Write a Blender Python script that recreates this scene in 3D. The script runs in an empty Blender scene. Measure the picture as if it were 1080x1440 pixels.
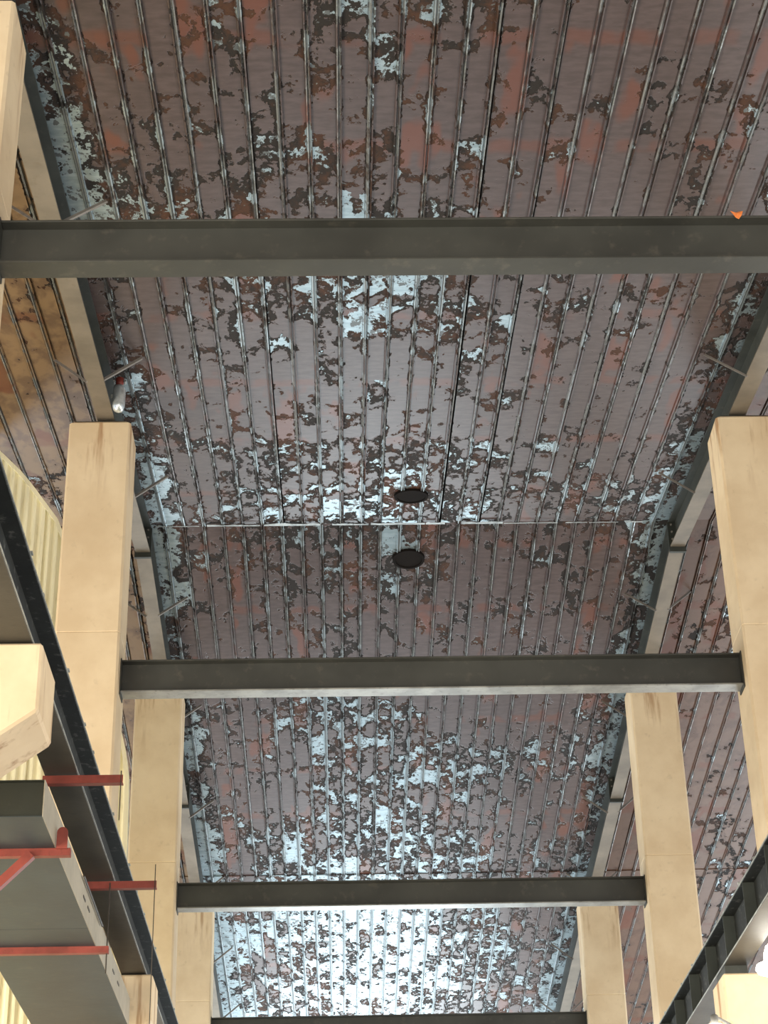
import bpy, bmesh, math, random
from mathutils import Vector, Matrix
random.seed(7)
sc = bpy.context.scene
COL = sc.collection
CZ = 1.6                                    # eye height above the floor
def V(x, y, h): return Vector((x, y, h + CZ))   # h is height above the eye

# ------------------------------------------------------------------ camera
F_PX, PITCH, YAW, ROLL = 2657.4, 0.5075, 0.0280, -0.0238
cam_d = bpy.data.cameras.new('camera'); cam = bpy.data.objects.new('camera', cam_d); COL.objects.link(cam)
cam_d.sensor_fit = 'VERTICAL'; cam_d.sensor_height = 36.0; cam_d.lens = 36.0 * F_PX / 1440.0
cam_d.clip_start = 0.05; cam_d.clip_end = 500
cy, sy, cp, sp = math.cos(YAW), math.sin(YAW), math.cos(PITCH), math.sin(PITCH)
fw = Vector((sy*cp, cy*cp, sp)); rt = Vector((cy, -sy, 0)); up = rt.cross(fw)
r2 = rt*math.cos(ROLL) + up*math.sin(ROLL); u2 = -rt*math.sin(ROLL) + up*math.cos(ROLL)
M3 = Matrix((r2, u2, -fw)).transposed()
cam.matrix_world = Matrix.Translation((0, 0, CZ)) @ M3.to_4x4()
sc.camera = cam

# ------------------------------------------------------------------ view + world
sc.view_settings.view_transform = 'Standard'; sc.view_settings.look = 'None'
sc.view_settings.gamma = 1.0; sc.view_settings.use_curve_mapping = False
sc.view_settings.exposure = 0.0
try:
    sc.cycles.use_denoising = True
    sc.cycles.use_adaptive_sampling = True; sc.cycles.adaptive_threshold = 0.02
    sc.cycles.max_bounces = 6
    sc.cycles.diffuse_bounces = 4
    sc.cycles.sample_clamp_indirect = 6.0
except Exception: pass
w = bpy.data.worlds.new('world'); sc.world = w; w.use_nodes = True
w.node_tree.nodes['Background'].inputs[0].default_value = (0.72, 0.84, 1.0, 1)
w.node_tree.nodes['Background'].inputs[1].default_value = 1.2

# ------------------------------------------------------------------ daylight through the hall's openings, and added far fills
def area(name, loc, direction, sx, sy_, energy, col):
    d = bpy.data.lights.new(name, 'AREA'); d.shape = 'RECTANGLE'; d.size = sx; d.size_y = sy_
    d.energy = energy; d.color = col
    o = bpy.data.objects.new(name, d); COL.objects.link(o); o.location = loc
    o.rotation_euler = Vector(direction).to_track_quat('-Z', 'Y').to_euler()
    return o
area('daylight_far_door', (0.9, 51.8, 3.6), (0, -1, 0), 6.4, 6.4, 2200, (0.82, 0.94, 1.0))
area('daylight_rear_door', (0.9, -7.8, 3.2), (0, 1, 0), 14.0, 5.6, 2100, (1.0, 0.93, 0.82))
area('daylight_left_windows', (-8.3, 10.0, 3.4), (1, 0, 0), 26.0, 3.6, 3400, (1.0, 0.89, 0.68))
area('daylight_right_windows', (10.1, 14.0, 3.4), (-1, 0, 0), 26.0, 3.6, 1500, (1.0, 0.93, 0.80))
area('fill_left_far', (-8.3, 36.5, 3.4), (1, 0, 0), 21.0, 3.6, 3800, (0.88, 0.95, 1.0))  # area light added to brighten the far deck, no windows known there
area('fill_right_far', (10.1, 38.0, 3.4), (-1, 0, 0), 20.0, 3.6, 3000, (0.88, 0.95, 1.0))  # matching added fill for the far deck, from the right

# ------------------------------------------------------------------ measures (metres)
XC = 0.898                        # middle of the nave
XL, XR = -2.102, 3.898            # inner faces of the columns
CW, CD = 0.626, 0.538             # column width, depth
CY = [9.902 + 6.817*k for k in range(4)]
SL = math.tan(math.radians(7.0))
RY, RZ = 20.30, 11.14             # ridge
RD = 0.38                         # rafter depth
YA0, YB1 = -8.0, 52.0
XW0, XW1 = -8.6, 10.4
XRL, XRR = -2.365, 4.14           # rafter centre lines
def roof(y): return RZ - SL*abs(y - RY)
GB, GT = 4.56, 4.97               # crane girder bottom / top

# ------------------------------------------------------------------ materials
def mat(name):
    m = bpy.data.materials.new(name); m.use_nodes = True
    nt = m.node_tree; b = nt.nodes['Principled BSDF']
    return m, nt, b
def N(nt, t, **kw):
    n = nt.nodes.new(t)
    for k, v in kw.items(): setattr(n, k, v)
    return n
def math_n(nt, op, a, b=None, clamp=False):
    n = nt.nodes.new('ShaderNodeMath'); n.operation = op; n.use_clamp = clamp
    for i, v in enumerate((a, b)):
        if v is None: continue
        if isinstance(v, (int, float)): n.inputs[i].default_value = v
        else: nt.links.new(v, n.inputs[i])
    return n.outputs[0]
def ramp(nt, fac, lo, hi):
    n = nt.nodes.new('ShaderNodeMapRange'); n.interpolation_type = 'SMOOTHSTEP'
    n.inputs['From Min'].default_value = lo; n.inputs['From Max'].default_value = hi
    nt.links.new(fac, n.inputs['Value']); return n.outputs['Result']
def mixc(nt, fac, a, b):
    n = nt.nodes.new('ShaderNodeMix'); n.data_type = 'RGBA'
    if isinstance(fac, (int, float)): n.inputs[0].default_value = fac
    else: nt.links.new(fac, n.inputs[0])
    for s, v in ((6, a), (7, b)):
        if isinstance(v, tuple): n.inputs[s].default_value = (*v, 1)
        else: nt.links.new(v, n.inputs[s])
    return n.outputs[2]
def mixf(nt, fac, a, b):
    n = nt.nodes.new('ShaderNodeMix'); n.data_type = 'FLOAT'
    nt.links.new(fac, n.inputs[0])
    for s, v in ((2, a), (3, b)):
        if isinstance(v, (int, float)): n.inputs[s].default_value = v
        else: nt.links.new(v, n.inputs[s])
    return n.outputs[0]
def noise(nt, vec, scale, detail=4, rough=0.55, dist=0.0):
    n = nt.nodes.new('ShaderNodeTexNoise'); n.inputs['Scale'].default_value = scale
    n.inputs['Detail'].default_value = detail; n.inputs['Roughness'].default_value = rough
    n.inputs['Distortion'].default_value = dist
    nt.links.new(vec, n.inputs['Vector']); return n.outputs['Fac']
def world_xyz(nt):
    g = nt.nodes.new('ShaderNodeNewGeometry'); s = nt.nodes.new('ShaderNodeSeparateXYZ')
    nt.links.new(g.outputs['Position'], s.inputs[0]); return g.outputs['Position'], s.outputs
def comb(nt, x, y, z):
    n = nt.nodes.new('ShaderNodeCombineXYZ')
    for i, v in enumerate((x, y, z)):
        if isinstance(v, (int, float)): n.inputs[i].default_value = v
        else: nt.links.new(v, n.inputs[i])
    return n.outputs[0]

def painted(name, col, rough=0.5, var=0.25, grime=(0.05, 0.045, 0.04), gamt=0.3, scale=3.0, metallic=0.0, spec=0.4, stretch=(1, 1, 1)):
    m, nt, b = mat(name)
    pos, s = world_xyz(nt)
    v = comb(nt, math_n(nt, 'MULTIPLY', s[0], stretch[0]), math_n(nt, 'MULTIPLY', s[1], stretch[1]), math_n(nt, 'MULTIPLY', s[2], stretch[2]))
    n1 = noise(nt, v, scale, 3, 0.6); n2 = noise(nt, v, scale*5.3, 3, 0.65)
    c = mixc(nt, ramp(nt, n1, 0.3, 0.7), tuple(x*(1-var) for x in col), tuple(min(1, x*(1+var*0.5)) for x in col))
    c = mixc(nt, math_n(nt, 'MULTIPLY', ramp(nt, n2, 0.55, 0.75), gamt), c, grime)
    nt.links.new(c, b.inputs['Base Color'])
    b.inputs['Roughness'].default_value = rough; b.inputs['Metallic'].default_value = metallic
    b.inputs['Specular IOR Level'].default_value = spec
    bp = nt.nodes.new('ShaderNodeBump'); bp.inputs['Strength'].default_value = 0.15; bp.inputs['Distance'].default_value = 0.01
    nt.links.new(n2, bp.inputs['Height']); nt.links.new(bp.outputs[0], b.inputs['Normal'])
    return m

PITCH_R = 0.24; RIB0 = 0.28
def deck_material():
    m, nt, b = mat('peeling_deck')
    pos, s = world_xyz(nt)
    oi = nt.nodes.new('ShaderNodeObjectInfo'); rnd = oi.outputs['Random']
    A = lambda a, b: math_n(nt, 'ADD', a, b)
    S = lambda a, b: math_n(nt, 'SUBTRACT', a, b)
    X = lambda a, b: math_n(nt, 'MULTIPLY', a, b)
    vx = comb(nt, s[0], X(s[1], 0.7), X(rnd, 4.0))
    n_main = noise(nt, vx, 3.7, 5, 0.62, 0.3)
    n_fine = noise(nt, vx, 11.0, 3, 0.65)
    n_macro = noise(nt, pos, 0.33, 2, 0.5)
    # how near a seam
    q = math_n(nt, 'DIVIDE', S(s[0], RIB0), PITCH_R)
    fr = S(q, math_n(nt, 'FLOOR', q))
    d_rib = math_n(nt, 'ABSOLUTE', S(fr, 0.5))
    rib = ramp(nt, d_rib, 0.30, 0.5)
    # flakes that let go in whole panes between two seams
    cell = nt.nodes.new('ShaderNodeTexWhiteNoise'); cell.noise_dimensions = '3D'
    jag = X(S(n_main, 0.5), 0.9)
    nt.links.new(comb(nt, math_n(nt, 'FLOOR', A(q, X(jag, 0.4))), math_n(nt, 'FLOOR', X(A(s[1], A(jag, X(rnd, 5.0))), 1.9)), 3.0), cell.inputs['Vector'])
    pane = ramp(nt, cell.outputs['Value'], 0.86, 1.0)
    # bare strips beside the rafters, a worn band down the middle, barer towards the far end
    dL = math_n(nt, 'ABSOLUTE', S(s[0], XRL + 0.12)); dR = math_n(nt, 'ABSOLUTE', S(s[0], XRR - 0.12))
    edge = S(1.0, ramp(nt, math_n(nt, 'MINIMUM', dL, dR), 0.16, 0.42))
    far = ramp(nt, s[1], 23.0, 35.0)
    nave = X(math_n(nt, 'GREATER_THAN', s[0], XRL), math_n(nt, 'LESS_THAN', s[0], XRR))
    mid = S(1.0, ramp(nt, math_n(nt, 'ABSOLUTE', S(s[0], 0.45)), 0.2, 2.0))
    wear = A(X(n_main, 0.73), X(n_fine, 0.27))
    wear = A(wear, X(rib, A(0.03, X(rnd, 0.09))))
    wear = A(wear, X(S(n_macro, 0.5), 0.42))
    wear = A(wear, X(pane, A(0.06, X(mid, 0.085))))
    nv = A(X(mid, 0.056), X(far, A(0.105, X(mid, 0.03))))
    nv = A(nv, X(edge, 0.125))
    wear = A(wear, X(nv, nave))
    wear = S(wear, X(S(1.0, nave), 0.035))
    lee = X(ramp(nt, s[1], RY - 0.05, RY + 0.05), S(1.0, ramp(nt, s[1], RY + 1.5, RY + 5.0)))
    wear = A(wear, X(lee, 0.040))
    wear = S(wear, X(S(1.0, ramp(nt, s[1], 11.0, 15.0)), 0.008))
    dark = ramp(nt, wear, 0.566, 0.578)
    wm = S(wear, X(S(1.0, ramp(nt, s[1], 12.0, 21.0)), 0.010))
    wm = S(wm, X(lee, 0.030))
    met = ramp(nt, wm, 0.640, 0.655)
    # paint colour: mauve grey, streaky, with rust-red patches and rust bands along the purlin lines
    n_r = noise(nt, comb(nt, X(s[0], 1.3), X(s[1], 0.5), X(rnd, 9.0)), 1.1, 3, 0.6)
    n_b = noise(nt, comb(nt, X(s[0], 2.2), X(s[1], 6.0), 0.0), 2.6, 3, 0.6)
    paint = mixc(nt, ramp(nt, n_b, 0.25, 0.75), (0.054, 0.034, 0.031), (0.090, 0.062, 0.059))
    paint = mixc(nt, X(rnd, 0.22), paint, (0.040, 0.027, 0.025))
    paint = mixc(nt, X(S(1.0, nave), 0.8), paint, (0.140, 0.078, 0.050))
    paint = mixc(nt, X(math_n(nt, 'LESS_THAN', s[0], XRL), 0.7), paint, (0.235, 0.150, 0.075))  # left aisle ochre: warm yellow light put into the deck colour
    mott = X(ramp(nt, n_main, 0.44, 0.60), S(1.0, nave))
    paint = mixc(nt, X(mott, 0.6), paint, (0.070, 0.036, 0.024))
    yy = math_n(nt, 'DIVIDE', A(s[1], X(n_r, 0.5)), 1.45); yf = S(yy, math_n(nt, 'FLOOR', yy))
    band = X(S(1.0, ramp(nt, math_n(nt, 'ABSOLUTE', S(yf, 0.5)), 0.03, 0.09)), ramp(nt, n_r, 0.46, 0.54))
    rust = math_n(nt, 'MAXIMUM', ramp(nt, n_r, 0.585, 0.64), X(band, 0.75))
    paint = mixc(nt, X(rust, 0.75), paint, (0.125, 0.036, 0.017))
    under = mixc(nt, ramp(nt, A(X(n_r, 0.6), X(n_fine, 0.4)), 0.46, 0.62), (0.015, 0.011, 0.009), (0.060, 0.024, 0.011))
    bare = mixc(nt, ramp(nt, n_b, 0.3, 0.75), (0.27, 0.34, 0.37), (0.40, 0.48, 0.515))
    flecks = X(ramp(nt, n_fine, 0.575, 0.61), 0.8)
    bare = mixc(nt, flecks, bare, (0.03, 0.024, 0.02))
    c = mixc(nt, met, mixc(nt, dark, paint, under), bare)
    # seam beads: rubbed to the metal on the crests, dark lines in and beside the gap
    bead = X(ramp(nt, d_rib, 0.435, 0.450), ramp(nt, n_main, 0.40, 0.56))
    c = mixc(nt, X(bead, 0.75), c, (0.34, 0.36, 0.36))
    gap = A(ramp(nt, d_rib, 0.482, 0.490), X(ramp(nt, d_rib, 0.395, 0.405), S(1.0, ramp(nt, d_rib, 0.425, 0.432))))
    c = mixc(nt, X(gap, 0.7), c, (0.022, 0.017, 0.015))
    nt.links.new(c, b.inputs['Base Color'])
    clean = X(met, S(1.0, flecks))
    clean = X(math_n(nt, 'MAXIMUM', clean, X(bead, 0.7)), S(1.0, X(gap, 0.85)))
    nt.links.new(X(clean, 0.8), b.inputs['Metallic'])
    nt.links.new(mixf(nt, met, mixf(nt, dark, 0.40, 0.8), 0.43), b.inputs['Roughness'])
    nt.links.new(mixf(nt, dark, A(0.2, X(nave, 0.12)), 0.3), b.inputs['Specular IOR Level'])
    hgt = S(1.0, X(ramp(nt, wear, 0.555, 0.60), 0.8))
    bp = nt.nodes.new('ShaderNodeBump'); bp.inputs['Strength'].default_value = 0.6; bp.inputs['Distance'].default_value = 0.02
    nt.links.new(hgt, bp.inputs['Height']); nt.links.new(bp.outputs[0], b.inputs['Normal'])
    return m

def column_material():
    m, nt, b = mat('cream_painted_concrete')
    pos, s = world_xyz(nt)
    n1 = noise(nt, pos, 1.4, 5, 0.6); n2 = noise(nt, pos, 9.0, 6, 0.65)
    n3 = noise(nt, comb(nt, math_n(nt, 'MULTIPLY', s[0], 6.0), math_n(nt, 'MULTIPLY', s[1], 6.0), math_n(nt, 'MULTIPLY', s[2], 0.7)), 1.0, 4, 0.6)
    c = mixc(nt, ramp(nt, n1, 0.3, 0.7), (0.68, 0.52, 0.33), (0.80, 0.645, 0.435))
    c = mixc(nt, math_n(nt, 'MULTIPLY', ramp(nt, n2, 0.58, 0.74), 0.22), c, (0.34, 0.24, 0.14))
    # rust runs below the tops
    tc = nt.nodes.new('ShaderNodeTexCoord'); so = nt.nodes.new('ShaderNodeSeparateXYZ'); nt.links.new(tc.outputs['Object'], so.inputs[0])
    near_top = ramp(nt, so.outputs[2], -1.1, 0.05)
    c = mixc(nt, math_n(nt, 'MULTIPLY', math_n(nt, 'MULTIPLY', near_top, ramp(nt, n3, 0.52, 0.66)), 0.75), c, (0.30, 0.13, 0.04))
    nt.links.new(c, b.inputs['Base Color']); b.inputs['Roughness'].default_value = 0.6
    b.inputs['Specular IOR Level'].default_value = 0.3
    bp = nt.nodes.new('ShaderNodeBump'); bp.inputs['Strength'].default_value = 0.12; bp.inputs['Distance'].default_value = 0.01
    nt.links.new(n2, bp.inputs['Height']); nt.links.new(bp.outputs[0], b.inputs['Normal'])
    return m
def glow(name, col, strength):
    m, nt, b = mat(name); b.inputs['Base Color'].default_value = (0.9, 0.9, 0.88, 1)
    b.inputs['Emission Color'].default_value = (*col, 1); b.inputs['Emission Strength'].default_value = strength
    return m

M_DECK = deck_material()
M_COL = column_material()
M_BEAM = painted('dark_grey_beam_paint', (0.050, 0.050, 0.043), 0.5, 0.25, (0.16, 0.14, 0.11), 0.25, 1.6, 0, 0.5)
M_FLG = painted('lit_grey_flange', (0.30, 0.30, 0.28), 0.38, 0.3, (0.07, 0.065, 0.06), 0.5, 4.0, 0.2, 0.5, (1, 1, 1))  # paler than the beams: light from below put into the flange colour
M_RWEB = painted('rafter_web_dark', (0.040, 0.044, 0.038), 0.55, 0.3, (0.12, 0.11, 0.09), 0.3, 2.0)  # web colour set darker than the flange
M_RFLG = painted('rafter_flange_beige', (0.165, 0.138, 0.105), 0.55, 0.25, (0.12, 0.09, 0.06), 0.35, 2.0)
M_BRACE = painted('brace_steel', (0.22, 0.20, 0.18), 0.5, 0.3)
M_GIRD = painted('black_girder_paint', (0.014, 0.016, 0.015), 0.6, 0.4, (0.20, 0.20, 0.19), 0.5, 2.5, 0, 0.3)
M_GFLG = painted('girder_flange_paint', (0.050, 0.046, 0.038), 0.45, 0.3, (0.015, 0.015, 0.015), 0.35, 2.0)
M_STIFF = painted('stiffener_paint', (0.055, 0.062, 0.054), 0.5, 0.2)
M_EDGE = painted('scuffed_steel', (0.42, 0.44, 0.42), 0.4, 0.4, (0.1, 0.1, 0.1), 0.4, 9.0, 0.3)
M_CREAM = painted('cream_corrugated_sheet', (0.76, 0.71, 0.50), 0.5, 0.15, (0.40, 0.34, 0.18), 0.45, 2.6, 0, 0.3, (2, 1, 0.25))
M_DUCTG = painted('grey_duct_paint', (0.040, 0.054, 0.061), 0.5, 0.18, (0.10, 0.09, 0.075), 0.25, 1.6)
M_DUCTB = painted('beige_duct_paint', (0.40, 0.36, 0.28), 0.5, 0.15, (0.2, 0.17, 0.12), 0.25, 3.0)
M_DUCTI = painted('duct_inside', (0.030, 0.034, 0.026), 0.6, 0.2)
M_RED = painted('red_oxide_paint', (0.25, 0.050, 0.036), 0.5, 0.3, (0.10, 0.02, 0.015), 0.35, 5.0)
M_WIRE = painted('dark_wire', (0.05, 0.04, 0.03), 0.5, 0.2)
M_DARK = painted('flat_black', (0.008, 0.006, 0.005), 0.9, 0.2, (0.006, 0.005, 0.004), 0.2, 3, 0, 0.1)
M_ORANGE = painted('orange_plastic', (0.85, 0.25, 0.07), 0.4, 0.2, (0.6, 0.15, 0.03), 0.3, 30)
M_SILVER = painted('silver_metal', (0.72, 0.78, 0.80), 0.25, 0.2, (0.3, 0.3, 0.3), 0.3, 20, 0.6)
M_GLINT = painted('dull_glint_metal', (0.34, 0.36, 0.36), 0.5, 0.5, (0.05, 0.04, 0.03), 0.8, 6, 0.5)
M_WALL = painted('wall_render', (0.42, 0.38, 0.30), 0.8, 0.15)
M_FLOOR = painted('concrete_floor', (0.125, 0.12, 0.112), 0.6, 0.2, (0.1, 0.09, 0.08), 0.3, 0.6)
M_LAMP = glow('lamp_glow', (1.0, 0.93, 0.80), 9.0)
M_HOUS = painted('lamp_housing', (0.16, 0.16, 0.15), 0.5, 0.2)

# ------------------------------------------------------------------ mesh helpers
def link(name, me, m, parent=None):
    o = bpy.data.objects.new(name, me); COL.objects.link(o)
    if m is not None and not me.materials: me.materials.append(m)
    if parent is not None: o.parent = parent
    return o
def me_from(bm, name, smooth=False):
    bmesh.ops.recalc_face_normals(bm, faces=bm.faces[:])
    if smooth:
        for f in bm.faces: f.smooth = True
    me = bpy.data.meshes.new(name); bm.to_mesh(me); bm.free(); return me
def add_box(bm, lo, hi, bev=0.0):
    r = bmesh.ops.create_cube(bm, size=1.0)
    lo, hi = Vector(lo), Vector(hi)
    for v in r['verts']:
        v.co = Vector((lo[i] + (v.co[i] + 0.5)*(hi[i] - lo[i]) for i in range(3)))
    if bev > 0:
        es = {e for v in r['verts'] for e in v.link_edges}
        bmesh.ops.bevel(bm, geom=list(es), offset=bev, segments=1, affect='EDGES')
def box(name, lo, hi, m, parent=None, bev=0.004):
    bm = bmesh.new(); add_box(bm, lo, hi, bev); return link(name, me_from(bm, name), m, parent)
def prism(name, prof, direction, m, parent=None, smooth=False):
    """closed polygon (list of 3D points) swept along a vector"""
    bm = bmesh.new(); a = [bm.verts.new(p) for p in prof]; d = Vector(direction)
    bb = [bm.verts.new(Vector(p) + d) for p in prof]; n = len(a)
    bm.faces.new(a); bm.faces.new(bb[::-1])
    for i in range(n): bm.faces.new((a[i], a[(i+1) % n], bb[(i+1) % n], bb[i]))
    return link(name, me_from(bm, name, smooth), m, parent)
def bar(name, p, q, wx, wz, m, parent=None, upv=(0, 0, 1)):
    """rectangular bar between two points"""
    p, q = Vector(p), Vector(q); d = (q - p); z = d.normalized(); x = z.cross(Vector(upv))
    if x.length < 1e-4: x = z.cross(Vector((1, 0, 0)))
    x.normalize(); y = z.cross(x)
    prof = [p + x*sx*wx/2 + y*sz*wz/2 for sx, sz in ((-1, -1), (1, -1), (1, 1), (-1, 1))]
    return prism(name, prof, d, m, parent)
def angle_iron(name, p, q, leg, t, m, parent=None):
    p, q = Vector(p), Vector(q); d = q - p; z = d.normalized(); x = Vector((0, 1, 0)); y = z.cross(x).normalized()
    pts = [(0, 0), (leg, 0), (leg, t), (t, t), (t, leg), (0, leg)]
    return prism(name, [p + x*a + y*b for a, b in pts], d, m, parent)
def rod(name, p, q, r, m, parent=None, seg=8):
    p, q = Vector(p), Vector(q); d = q - p; z = d.normalized(); x = z.orthogonal().normalized(); y = z.cross(x)
    prof = [p + (x*math.cos(2*math.pi*i/seg) + y*math.sin(2*math.pi*i/seg))*r for i in range(seg)]
    return prism(name, prof, d, m, parent)
def lathe(name, prof, centre, m, parent=None, seg=24):
    bm = bmesh.new(); rings = []
    for r, z in prof:
        rings.append([bm.verts.new((centre[0] + r*math.cos(2*math.pi*i/seg), centre[1] + r*math.sin(2*math.pi*i/seg), centre[2] + z)) for i in range(seg)])
    for a, b in zip(rings, rings[1:]):
        for i in range(seg): bm.faces.new((a[i], a[(i+1) % seg], b[(i+1) % seg], b[i]))
    bm.faces.new(rings[0]); bm.faces.new(rings[-1][::-1])
    return link(name, me_from(bm, name, True), m, parent)
def empty(name, loc, label=None, cat=None, group=None, kind=None):
    o = bpy.data.objects.new(name, None); COL.objects.link(o); o.location = loc; o.empty_display_size = 0.3
    if label: o['label'] = label
    if cat: o['category'] = cat
    if group: o['group'] = group
    o['kind'] = kind or 'thing'
    return o
def adopt(root):
    """parts were built in world coordinates: keep them there under the root"""
    bpy.context.view_layer.update()
    inv = Matrix.Translation(-root.location)
    for c in root.children: c.matrix_parent_inverse = inv
def tag(o, label, cat, group=None):
    o['label'] = label; o['category'] = cat
    if group: o['group'] = group
    return o

# ================================================================== THE SETTING
def structure(o): o['kind'] = 'structure'; return o
structure(box('floor', (XW0 - 0.3, YA0 - 0.3, -0.2), (XW1 + 0.3, YB1 + 0.3, 0.0), M_FLOOR, None, 0))
structure(box('ground', (-60, 52.3, -0.25), (60, 110, -0.05), M_FLOOR, None, 0))
def wall_with_opening(name, axis, pos, a0, a1, o0, o1, z0, z1, top):
    bm = bmesh.new(); t = 0.25
    def b(l, h, zl, zh):
        if h - l < 1e-3 or zh - zl < 1e-3: return
        if axis == 'x': add_box(bm, (pos - t/2, l, zl), (pos + t/2, h, zh))
        else: add_box(bm, (l, pos - t/2, zl), (h, pos + t/2, zh))
    b(a0, o0, 0, top); b(o1, a1, 0, top); b(o0, o1, z1, top); b(o0, o1, 0, z0)
    return structure(link(name, me_from(bm, name), M_WALL))
wall_with_opening('wall_left', 'x', XW0, YA0, YB1, -3.2, 47.2, 1.5, 5.4, roof(YB1) + CZ - 0.3)
wall_with_opening('wall_right', 'x', XW1, YA0, YB1, 0.8, 48.2, 1.5, 5.4, roof(YB1) + CZ - 0.3)
wall_with_opening('wall_front', 'y', YB1, XW0, XW1, -2.7, 4.5, 0.3, 6.9, roof(YB1) + CZ - 0.1)
wall_with_opening('wall_back', 'y', YA0, XW0, XW1, -6.2, 8.0, 0.2, 6.1, roof(YA0) + CZ - 0.1)

# ------------------------------------------------------------------ ribbed roof sheets
ceil_root = empty('ceiling', (XC, RY, RZ + CZ), 'peeling ribbed metal roof deck, mauve paint flaking off bare metal', None, None, 'structure')
def sheet_mesh(length, s):
    """one pan with its double seam at the right hand edge; runs along +y at slope s, origin at its near edge"""
    p = PITCH_R
    prof = [(0.006, 0), (p - 0.030, 0), (p - 0.024, -0.020), (p - 0.013, -0.022), (p - 0.007, -0.006),
            (p + 0.001, -0.006), (p + 0.007, -0.022), (p + 0.017, -0.020), (p + 0.018, 0.0)]
    prof = [(p + 0.018 - 0.0 if i == len(prof) - 1 else x, z) for i, (x, z) in enumerate(prof)]
    bm = bmesh.new()
    a = [bm.verts.new((x, 0, z)) for x, z in prof]; b = [bm.verts.new((x, length, z + s*length)) for x, z in prof]
    t0 = [bm.verts.new((prof[i][0], 0, 0.02)) for i in (0, -1)]; t1 = [bm.verts.new((prof[i][0], length, 0.02 + s*length)) for i in (0, -1)]
    for i in range(len(a) - 1): bm.faces.new((a[i], a[i+1], b[i+1], b[i]))
    bm.faces.new((t0[0], t0[1], t1[1], t1[0]))
    bm.faces.new(a + [t0[1], t0[0]]); bm.faces.new(b + [t1[1], t1[0]])
    bm.faces.new((a[0], b[0], t1[0], t0[0])); bm.faces.new((a[-1], b[-1], t1[1], t0[1]))
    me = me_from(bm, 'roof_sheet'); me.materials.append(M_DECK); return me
LAP = 30.2
runs = [(YA0 + 0.1, RY, SL, roof(YA0 + 0.1)), (RY, LAP, -SL, RZ), (LAP - 0.08, YB1 + 0.3, -SL, roof(LAP - 0.08) - 0.012)]
meshes = [sheet_mesh(y1 - y0, s) for y0, y1, s, _ in runs]
k0 = int((XW0 - RIB0)/PITCH_R); k1 = int((XW1 - RIB0)/PITCH_R)
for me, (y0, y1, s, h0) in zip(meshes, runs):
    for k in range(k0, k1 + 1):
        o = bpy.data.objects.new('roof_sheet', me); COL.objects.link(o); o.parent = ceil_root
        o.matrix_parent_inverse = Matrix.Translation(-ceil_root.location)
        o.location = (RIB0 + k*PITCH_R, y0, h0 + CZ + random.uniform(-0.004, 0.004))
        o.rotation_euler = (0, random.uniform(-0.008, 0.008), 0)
for nm, ya, yb in (('sky_block_slab', YA0, RY), ('sky_block_slab', RY, YB1 + 0.3)):  # unseen slab added above the sheets to block sky through their gaps
    p = [(XW0 - 0.2, ya, roof(ya) + CZ + 0.05), (XW1 + 0.2, ya, roof(ya) + CZ + 0.05), (XW1 + 0.2, ya, roof(ya) + CZ + 0.12), (XW0 - 0.2, ya, roof(ya) + CZ + 0.12)]
    o = prism(nm, p, (0, yb - ya, roof(yb) - roof(ya)), M_DARK, ceil_root); o.matrix_parent_inverse = Matrix.Translation(-ceil_root.location)
# torn bare metal strips added under the ridge to catch a bright line
fx = XRL + 0.15
while fx < XRR - 0.3:
    fl_ = random.uniform(0.18, 0.7); wd = random.uniform(0.015, 0.07)
    bm = bmesh.new(); npt = 8; top_, bot_ = [], []
    for i in range(npt + 1):
        xx = fx + fl_*i/npt; ww = wd*random.uniform(0.6, 1.3)
        y_ = RY - 0.01; bot_.append(bm.verts.new((xx, y_, roof(y_) + CZ - 0.030))); top_.append(bm.verts.new((xx, y_ - ww, roof(y_ - ww) + CZ - 0.028)))
    for i in range(npt): bm.faces.new((bot_[i], bot_[i+1], top_[i+1], top_[i]))
    o = link('ridge_glint_strip', me_from(bm, 'ridge_glint_strip'), M_GLINT, ceil_root); o.matrix_parent_inverse = Matrix.Translation(-ceil_root.location)
    sm = o.modifiers.new('thick', 'SOLIDIFY'); sm.thickness = 0.002
    fx += fl_ + random.uniform(0.0, 0.25)
# two round vent openings either side of the ridge: a collar round a black disc painted as the hole's darkness
for x, y in ((0.87, 19.42), (0.884, 21.05)):
    s = SL if y < RY else -SL
    bm = bmesh.new(); seg = 28; rings = []
    for r, z in ((0.17, 0.0), (0.17, -0.034), (0.200, -0.034), (0.205, 0.0)):
        rings.append([bm.verts.new((x + r*math.cos(2*math.pi*i/seg), y + r*math.sin(2*math.pi*i/seg), roof(y) + CZ + z + s*r*math.sin(2*math.pi*i/seg))) for i in range(seg)])
    for a, b in zip(rings, rings[1:]):
        for i in range(seg): bm.faces.new((a[i], a[(i+1) % seg], b[(i+1) % seg], b[i]))
    o = link('vent_collar', me_from(bm, 'vent_collar', False), M_DARK, ceil_root); o.matrix_parent_inverse = Matrix.Translation(-ceil_root.location)
    bm = bmesh.new()
    lo = [bm.verts.new((x + 0.172*math.cos(2*math.pi*i/seg), y + 0.172*math.sin(2*math.pi*i/seg), roof(y) + CZ - 0.026 + s*0.172*math.sin(2*math.pi*i/seg))) for i in range(seg)]
    hi = [bm.verts.new(v.co + Vector((0, 0, 0.02))) for v in lo]
    bm.faces.new(lo); bm.faces.new(hi[::-1])
    for i in range(seg): bm.faces.new((lo[i], lo[(i+1) % seg], hi[(i+1) % seg], hi[i]))
    d = link('vent_dark_disc', me_from(bm, 'vent_dark_disc'), M_DARK, o)

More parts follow.
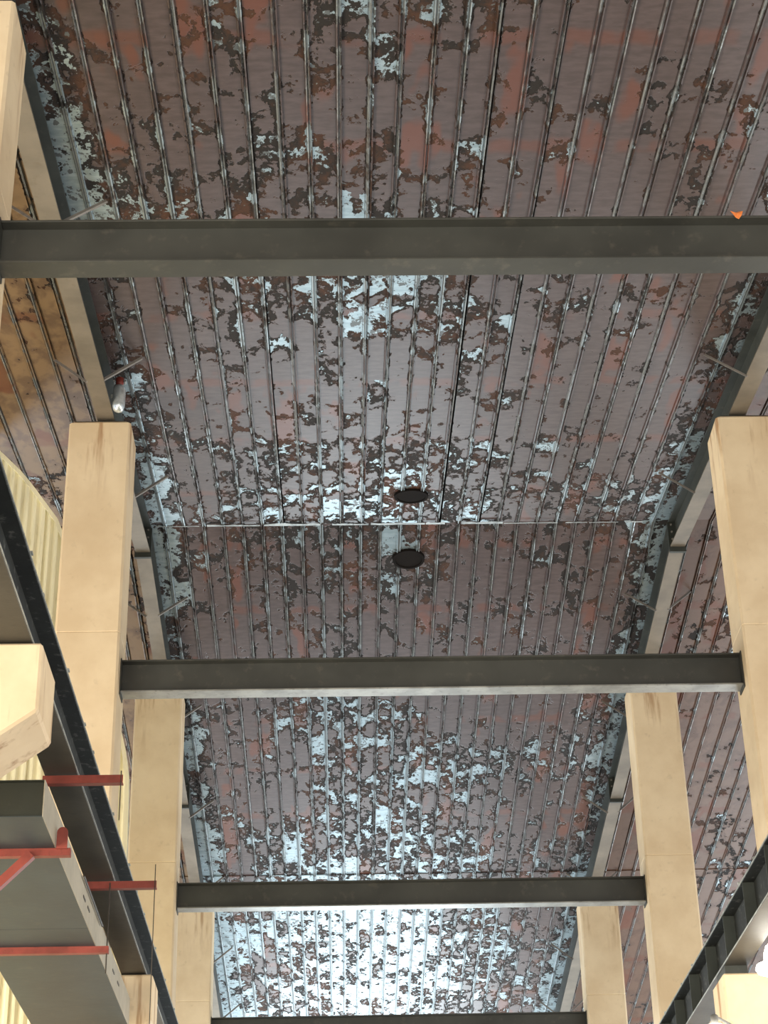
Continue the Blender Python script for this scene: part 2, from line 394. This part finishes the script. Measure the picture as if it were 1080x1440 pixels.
# ================================================================== COLUMNS
def column(x_in, side, y, top, label):
    """x_in: inner face; side -1 left row, +1 right row"""
    x0, x1 = (x_in - CW, x_in) if side < 0 else (x_in, x_in + CW)
    root = empty('concrete_column', ((x0 + x1)/2, y, 0), label, 'column', 'cream columns in two rows')
    y0, y1 = y - CD/2, y + CD/2; zt = top + CZ; ch = 0.022
    rings = []
    seams = [7.87 + CZ, 4.0 + CZ, 1.2 + CZ]
    zs = [(zt, 0.03), (zt - 0.03, 0.0)]
    for sm in seams:
        zs += [(sm + 0.008, 0.0), (sm, 0.006), (sm - 0.008, 0.0)]
    zs += [(0.0, 0.0)]
    bm = bmesh.new()
    for z, ins in zs:
        a0, a1, b0, b1 = x0 + ins, x1 - ins, y0 + ins, y1 - ins
        pts = [(a0 + ch, b0), (a1 - ch, b0), (a1, b0 + ch), (a1, b1 - ch), (a1 - ch, b1), (a0 + ch, b1), (a0, b1 - ch), (a0, b0 + ch)]
        rings.append([bm.verts.new((px - (x0 + x1)/2, py - y, z - zt)) for px, py in pts])
    for a, b in zip(rings, rings[1:]):
        for i in range(8): bm.faces.new((a[i], a[(i+1) % 8], b[(i+1) % 8], b[i]))
    bm.faces.new(rings[0]); bm.faces.new(rings[-1][::-1])
    sh = link('shaft', me_from(bm, 'shaft'), M_COL, root); sh.location = (0, 0, zt)
    # corbel carrying the crane girder
    xe = -1.66 if side < 0 else 3.345
    pad = 0.012 if side < 0 else 0.085
    zc = GB + CZ - pad
    xi = x_in - side*(-0.0)
    prof = [(x_in + side*0.02, zc), (xe, zc), (xe, zc - 0.41), (x_in + side*0.02, zc - 0.41 - abs(x_in - xe)*0.75)]
    bm = bmesh.new()
    a = [bm.verts.new((px - (x0 + x1)/2, -CD/2 + 0.004, pz)) for px, pz in prof]; b = [bm.verts.new((px - (x0 + x1)/2, CD/2 - 0.004, pz)) for px, pz in prof]
    bm.faces.new(a); bm.faces.new(b[::-1])
    for i in range(4): bm.faces.new((a[i], a[(i+1) % 4], b[(i+1) % 4], b[i]))
    bmesh.ops.bevel(bm, geom=bm.edges[:], offset=0.015, segments=1, affect='EDGES')
    link('corbel', me_from(bm, 'corbel'), M_COL, root)
    gx = -1.83 if side < 0 else 3.483
    box('girder_pad', (gx - 0.1 - (x0 + x1)/2, -0.2, zc), (gx + 0.1 - (x0 + x1)/2, 0.2, zc + pad - 0.001), M_RWEB, root, 0)
    # steel bearing plate on the top
    box('bearing_plate', (-CW/2 + 0.06, -CD/2 + 0.05, zt), (CW/2 - 0.06, CD/2 - 0.05, zt + 0.02), M_RWEB, root, 0)
    return root
names_l = ['cream column cut by the left frame edge, carrying the nearest cross beam', 'tall cream column on the left with rust run at its top', 'cream column on the left seen below the second cross beam', 'farthest cream column on the left, below the third cross beam']
names_r = ['cream column holding the right end of the nearest cross beam', 'wide bright cream column at the right frame edge', 'cream column on the right seen below the second cross beam', 'farthest cream column on the right, below the third cross beam']
TOPS = [min(roof(y - CD/2), roof(y + CD/2)) - RD - 0.03 for y in CY]
for k, y in enumerate(CY):
    column(XL - (0.07 if k == 0 else 0), -1, y, TOPS[k], names_l[k]); column(XR, 1, y, TOPS[k], names_r[k])

# ================================================================== RAFTERS
def rafter(x, label, inner):
    root = empty('roof_rafter', (x, RY, RZ + CZ), label, 'rafter', 'steel rafters under the deck')
    hw, ft = 0.088, 0.016
    for y0, y1 in ((YA0 + 0.2, RY - 0.012), (RY + 0.012, YB1 - 0.2)):
        def quad(dz0, dz1, w):
            z0, z1 = roof(y0) + CZ, roof(y1) + CZ
            return [(x - w, y0, z0 + dz0), (x + w, y0, z0 + dz0), (x + w, y0, z0 + dz1), (x - w, y0, z0 + dz1)], (0, y1 - y0, z1 - z0)
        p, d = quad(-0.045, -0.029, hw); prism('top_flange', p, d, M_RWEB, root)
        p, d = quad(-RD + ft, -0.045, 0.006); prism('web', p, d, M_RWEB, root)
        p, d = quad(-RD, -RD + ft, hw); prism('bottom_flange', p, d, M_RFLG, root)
    for ys, dn in ((RY, 0.07), (26.85, 0.05)):
        z = roof(ys) + CZ
        for sgn in (-1, 1):
            box('end_plate', (x - 0.1, ys + sgn*0.011 - 0.010, z - RD - dn), (x + 0.1, ys + sgn*0.011 + 0.010, z - 0.05), M_RWEB, root, 0)
        for bx in (-0.055, 0.055):
            for bz in (0.10, 0.2, 0.3):
                rod('bolt', (x + bx, ys - 0.035, z - RD + bz), (x + bx, ys + 0.035, z - RD + bz), 0.012, M_BRACE, root, 6)
    for yb in (9.7, 12.7, 15.65, 18.62, 21.72, 24.45, 27.3, 30.0, 32.85, 35.5, 38.3):
        for sgn in (-1, 1):
            zb = roof(yb) + CZ
            skew = 0.12
            angle_iron('fly_brace', (x + sgn*0.075, yb - 0.05, zb - RD - 0.006), (x + sgn*0.43, yb + skew, roof(yb + skew) + CZ - 0.028), 0.026, 0.004, M_BRACE, root)
    adopt(root); return root
rafter(XRL, 'sloping steel rafter along the left columns, with short braces', 1)
rafter(XRR, 'sloping steel rafter along the right columns, dark web and beige flange', -1)

# ================================================================== CROSS BEAMS
HB = 7.651; BH, BW, FT = 0.335, 0.18, 0.016
beam_labels = ['nearest dark cross beam, spanning the whole frame near the top', 'second dark cross beam, joining the two tall front columns', 'third dark cross beam from the top of the frame', 'farthest dark cross beam at the bottom frame edge']
for k, y in enumerate(CY):
    root = empty('cross_beam', (XC, y, HB - BH + CZ), beam_labels[k], 'beam', 'dark cross beams')
    zt, zb = HB + CZ, HB - BH + CZ
    xl = XL - (0.07 if k == 0 else 0)
    box('top_flange', (xl + 0.012, y - BW/2, zt - FT), (XR - 0.012, y + BW/2, zt), M_BEAM, root, 0.003)
    box('web', (xl + 0.012, y - 0.006, zb + FT), (XR - 0.012, y + 0.006, zt - FT), M_BEAM, root, 0)
    box('bottom_flange', (xl + 0.012, y - BW/2, zb), (XR - 0.012, y + BW/2, zb + FT), M_BEAM if k == 0 else M_FLG, root, 0.003)
    for xa, xb in ((xl + 0.001, xl + 0.012), (XR - 0.012, XR - 0.001)):
        box('end_plate', (xa, y - BW/2 - 0.02, zb - 0.03), (xb, y + BW/2 + 0.02, zt + 0.01), M_BEAM, root, 0)
    adopt(root)

# ================================================================== CRANE GIRDERS
def girder(xa, xb, label, right):
    y0, y1 = 3.0, 44.0; zb, zt = GB + CZ, GT + CZ; xm = (xa + xb)/2
    root = empty('crane_girder', (xm, (y0 + y1)/2, zb), label, 'girder', 'dark crane girders')
    box('bottom_flange', (xa, y0, zb), (xb, y1, zb + 0.014), M_GFLG, root, 0.003)
    box('web', (xm - 0.006, y0, zb + 0.014), (xm + 0.006, y1, zt - 0.016), M_GIRD, root, 0)
    box('top_flange', (xa, y0, zt - 0.016), (xb, y1, zt), M_GIRD, root, 0.003)
    box('crane_rail', (xm - 0.03, y0, zt), (xm + 0.03, y1, zt + 0.08), M_EDGE, root, 0.006)
    inn = xb if not right else xa
    sg = 1 if not right else -1
    # worn bright nosing on the inner edges of both flanges
    box('flange_nosing', (min(inn, inn + sg*0.004), y0, zt - 0.014), (max(inn, inn + sg*0.004), y1, zt - 0.002), M_EDGE, root, 0)
    box('flange_nosing', (min(inn, inn + sg*0.004), y0, zb + 0.002), (max(inn, inn + sg*0.004), y1, zb + 0.012), M_EDGE, root, 0)
    y = 4.0
    while y < 43:
        if right:
            xs = sorted((inn + sg*(-0.004), xm - sg*0.0))
            box('stiffener', (xs[0], y - 0.005, zb + 0.014), (xs[1], y + 0.005, zt - 0.016), M_STIFF, root, 0)
        y += 0.95
    y = 8.2
    while y < 30:
        e = inn + sg*random.uniform(0.004, 0.014)
        box('rail_clip', (min(inn - sg*0.05, e), y - 0.02, zt + 0.001), (max(inn - sg*0.05, e), y + 0.02, zt + 0.012), M_EDGE, root, 0)
        y += random.uniform(0.5, 1.3)
    adopt(root); return root
girder(-1.94, -1.72, 'dark crane girder running along the left columns', False)
girder(3.373, 3.593, 'dark crane girder with pale stiffeners at lower right', True)

# ================================================================== ARCHED CORRUGATED PARTITION (left aisle)
arc_pts = [(-2.095, 0.0 - CZ), (-2.10, 6.2), (-2.112, 6.86), (-2.150, 7.13), (-2.24, 7.48), (-2.40, 8.15), (-2.62, 8.85), (-3.003, 9.82), (-3.385, 10.36), (-3.727, 10.72)]
def arc_h(x):
    for (xa, za), (xb, zb) in zip(arc_pts, arc_pts[1:]):
        if xb <= x <= xa + 1e-6: return za + (zb - za)*(xa - x)/max(1e-6, xa - xb)
    return 10.78
YP = 17.75
proot = empty('corrugated_partition', (-5.0, YP, 0), 'cream yellow corrugated partition with a curved edge, behind the left columns', 'partition')
x = -2.11; wid = 0.52; n = 0
while x > -8.2:
    xl = x - wid; bm = bmesh.new(); per = 0.0867; steps = 36; rows = []
    for i in range(steps + 1):
        xx = x - wid*i/steps; ph = ((x - xx) % per)/per
        dy = 0.0 if ph < 0.35 else (0.028 if 0.5 < ph < 0.85 else 0.014)
        top = min(arc_h(xx) if i < steps or True else 0, roof(YP) - 0.06)
        rows.append([bm.verts.new((xx, YP + dy + (0.006 if n % 2 else 0), 0.02)), bm.verts.new((xx, YP + dy + (0.006 if n % 2 else 0), top + CZ))])
    for a, b in zip(rows, rows[1:]): bm.faces.new((a[0], b[0], b[1], a[1]))
    me = me_from(bm, 'corrugated_sheet')
    o = link('corrugated_sheet', me, M_CREAM, proot)
    sm = o.modifiers.new('thick', 'SOLIDIFY'); sm.thickness = 0.004
    x = xl + 0.01; n += 1
# rim angle along the curved edge
bm = bmesh.new(); prev = None
samples = []
for i in range(60):
    z = 2.0 + (10.70 - 2.0)*i/59
    for (xa, za), (xb, zb) in zip(arc_pts, arc_pts[1:]):
        if za <= z <= zb: samples.append((xa + (xb - xa)*(z - za)/(zb - za), z)); break
for i, (xx, zz) in enumerate(samples):
    a, b = samples[max(0, i-1)], samples[min(len(samples)-1, i+1)]
    t = Vector((b[0]-a[0], b[1]-a[1])).normalized(); nrm = Vector((t.y, -t.x))
    ring = [bm.verts.new((xx + nrm.x*o_, YP + yy, zz + nrm.y*o_ + CZ)) for o_, yy in ((-0.03, -0.02), (0.012, -0.02), (0.012, 0.06), (-0.03, 0.06))]
    if prev:
        for j in range(4): bm.faces.new((prev[j], prev[(j+1) % 4], ring[(j+1) % 4], ring[j]))
    else: bm.faces.new(ring)
    prev = ring
bm.faces.new(prev)
link('edge_rim', me_from(bm, 'edge_rim'), M_CREAM, proot)
adopt(proot)

# ================================================================== DUCT UNDER THE LEFT GIRDER
DZ0, DZ1 = 4.05 + CZ, 4.29 + CZ; DX0, DX1 = -2.64, -1.832; DY0, DY1 = 11.08, 16.28
droot = empty('cable_duct', ((DX0 + DX1)/2, (DY0 + DY1)/2, DZ0), 'grey and beige box duct under the left crane girder', 'duct')
seg_y = [DY0, 13.42, DY1]
for a, b in zip(seg_y, seg_y[1:]):
    box('bottom_panel', (DX0, a + 0.002, DZ0), (DX1 - 0.003, b - 0.002, DZ0 + 0.006), M_DUCTG, droot, 0.001)
    box('side_panel', (DX1 - 0.003, a + 0.002, DZ0 + 0.001), (DX1 + 0.003, b - 0.002, DZ1), M_DUCTB, droot, 0.001)
    box('side_panel', (DX0 - 0.003, a + 0.002, DZ0 + 0.001), (DX0 + 0.003, b - 0.002, DZ1), M_DUCTB, droot, 0.001)
    box('top_panel', (DX0, a + 0.002, DZ1 - 0.006), (DX1 - 0.003, b - 0.002, DZ1), M_DUCTI, droot, 0.001)
box('end_dark_plate', (DX0 + 0.004, DY0 + 0.03, DZ0 + 0.007), (DX1 - 0.004, DY0 + 0.04, DZ1 - 0.007), M_DUCTI, droot, 0)  # dark plate standing in for the shade inside the open duct end
box('end_dark_plate', (DX0 + 0.004, DY1 - 0.04, DZ0 + 0.007), (DX1 - 0.004, DY1 - 0.03, DZ1 - 0.007), M_DUCTI, droot, 0)
for ys in (13.1, 13.35, 15.0, 15.35):
    box('slot_clip', (DX1 + 0.003, ys - 0.06, DZ0 + 0.11), (DX1 + 0.007, ys + 0.06, DZ0 + 0.128), M_WIRE, droot, 0)
rod('side_cable', (DX1 + 0.02, 12.9, DZ1 - 0.02), (DX1 + 0.02, 14.05, DZ1 - 0.035), 0.008, M_WIRE, droot)
adopt(droot)

# ================================================================== RED HANGERS
def hanger(y, xe, ye_low, label, first):
    root = empty('red_hanger', (-1.9, y, DZ0 - 0.05), label, 'hanger', 'red hangers of the duct')
    zu = GB + CZ
    angle_iron('upper_bar', (-1.95, y, zu - 0.062), (xe, y, zu - 0.062), 0.055, 0.006, M_RED, root)
    bar('lower_bar', (DX0 - 0.25, y, DZ0 - 0.026), (-1.735, y, DZ0 - 0.026), 0.05, 0.05, M_RED, root, (0, 0, 1))
    if first:
        bm = bmesh.new()
        pts = [(-0.035, 0), (0.035, 0), (0.035, 0.11)] + [(0.035*math.cos(math.radians(a)), 0.11 + 0.035*math.sin(math.radians(a))) for a in range(20, 180, 20)] + [(-0.035, 0.11)]
        prism('lug', [(-1.79 + px, y - 0.028, DZ0 - 0.01 + pz) for px, pz in pts], (0, -0.012, 0), M_RED, root); bm.free()
        bar('diagonal_brace', (-1.98, y - 0.03, DZ0 - 0.045), (-2.42, y - 0.03, DZ0 - 0.49), 0.055, 0.055, M_RED, root, (0, 1, 0))
    if not first: rod('hanger_rod', (-1.75, y, DZ0 - 0.2), (-1.75, y, zu - 0.02), 0.005, M_WIRE, root)
    rod('hanging_wire', (xe - 0.012, y, zu - (0.32 if first else 1.25)), (xe - 0.012, y, zu + (0.02 if first else 0.12)), 0.0035, M_WIRE, root)
    adopt(root)
hanger(11.69, -1.425, 0, 'red steel hanger with diagonal brace and lug, nearest on the duct', True)
hanger(13.89, -1.40, 0, 'red steel hanger without brace, farther along the duct', False)

# ================================================================== LAMPS BY THE RIGHT COLUMN
def lamp(x, y, h, to, label):
    root = empty('bay_lamp', (x, y, h + CZ), label, 'lamp', 'glowing bay lamps')
    lathe('lamp_dome', [(0.01, 0.235), (0.06, 0.225), (0.10, 0.19), (0.122, 0.13), (0.125, 0.07), (0.15, 0.045), (0.195, 0.03), (0.205, 0.0), (0.19, -0.028), (0.05, -0.035)], (x, y, h + CZ), M_LAMP, root)
    lathe('socket', [(0.03, 0.23), (0.035, 0.30), (0.02, 0.31)], (x, y, h + CZ), M_HOUS, root, 12)
    rod('arm', (x, y, h + 0.30 + CZ), to, 0.012, M_HOUS, root)
    adopt(root)
lamp(3.725, 15.9, 4.36, (3.99, 16.449, 4.78 + CZ), 'glowing white lamp on the bright right column, above the corbel')
lamp(3.12, 15.9, 3.665, (3.915, 16.449, 3.70 + CZ), 'glowing white lamp peeking in at the bottom frame edge, lower right')

# ================================================================== SMALL THINGS
# shiny fixture between rafter and deck above the tall left column
fr = empty('shiny_fixture', (-2.2, 16.2, 10.38 + CZ), 'small shiny silver fixture above the tall left column', 'fixture')
bx, by, bz = -2.2, 16.18, 10.38 + CZ
lathe('body', [(0.02, -0.19), (0.05, -0.175), (0.064, -0.12), (0.066, 0.06), (0.058, 0.10), (0.03, 0.115)], (bx, by, bz), M_SILVER, fr, 16)
lathe('cap', [(0.036, 0.112), (0.04, 0.15), (0.045, 0.20), (0.02, 0.215)], (bx, by, bz), M_RED, fr, 12)
box('clip', (-2.282, by - 0.012, bz - 0.02), (bx - 0.05, by + 0.012, bz + 0.01), M_EDGE, fr, 0)
for dx in (-0.055, 0.055):
    rod('clamp_bolt', (bx + dx, by - 0.03, bz + 0.16), (bx + dx, by + 0.02, bz + 0.16), 0.013, M_EDGE, fr, 8)
rod('strut', (bx, by, bz + 0.2), (bx, by, roof(by) + CZ - 0.02), 0.008, M_BRACE, fr)
adopt(fr)
# orange scrap folded over the edge of the nearest beam
bm = bmesh.new(); yq = CY[0] - BW/2
pts = [(2.588, yq - 0.004, HB + 0.030), (2.610, yq - 0.006, HB + 0.012), (2.640, yq - 0.005, HB + 0.022), (2.668, yq - 0.008, HB + 0.026), (2.655, yq - 0.016, HB - 0.012), (2.632, yq - 0.020, HB - 0.048), (2.614, yq - 0.014, HB - 0.030), (2.604, yq - 0.010, HB - 0.002)]
f_ = [bm.verts.new((a, b, c + CZ)) for a, b, c in pts]; cen = bm.verts.new((2.628, yq - 0.024, HB - 0.004 + CZ))
for i in range(len(f_)): bm.faces.new((f_[i], f_[(i+1) % len(f_)], cen))
o = link('plastic_scrap', me_from(bm, 'plastic_scrap'), M_ORANGE)
sm = o.modifiers.new('thick', 'SOLIDIFY'); sm.thickness = 0.003
tag(o, 'small bright orange scrap caught on the nearest cross beam', 'scrap')
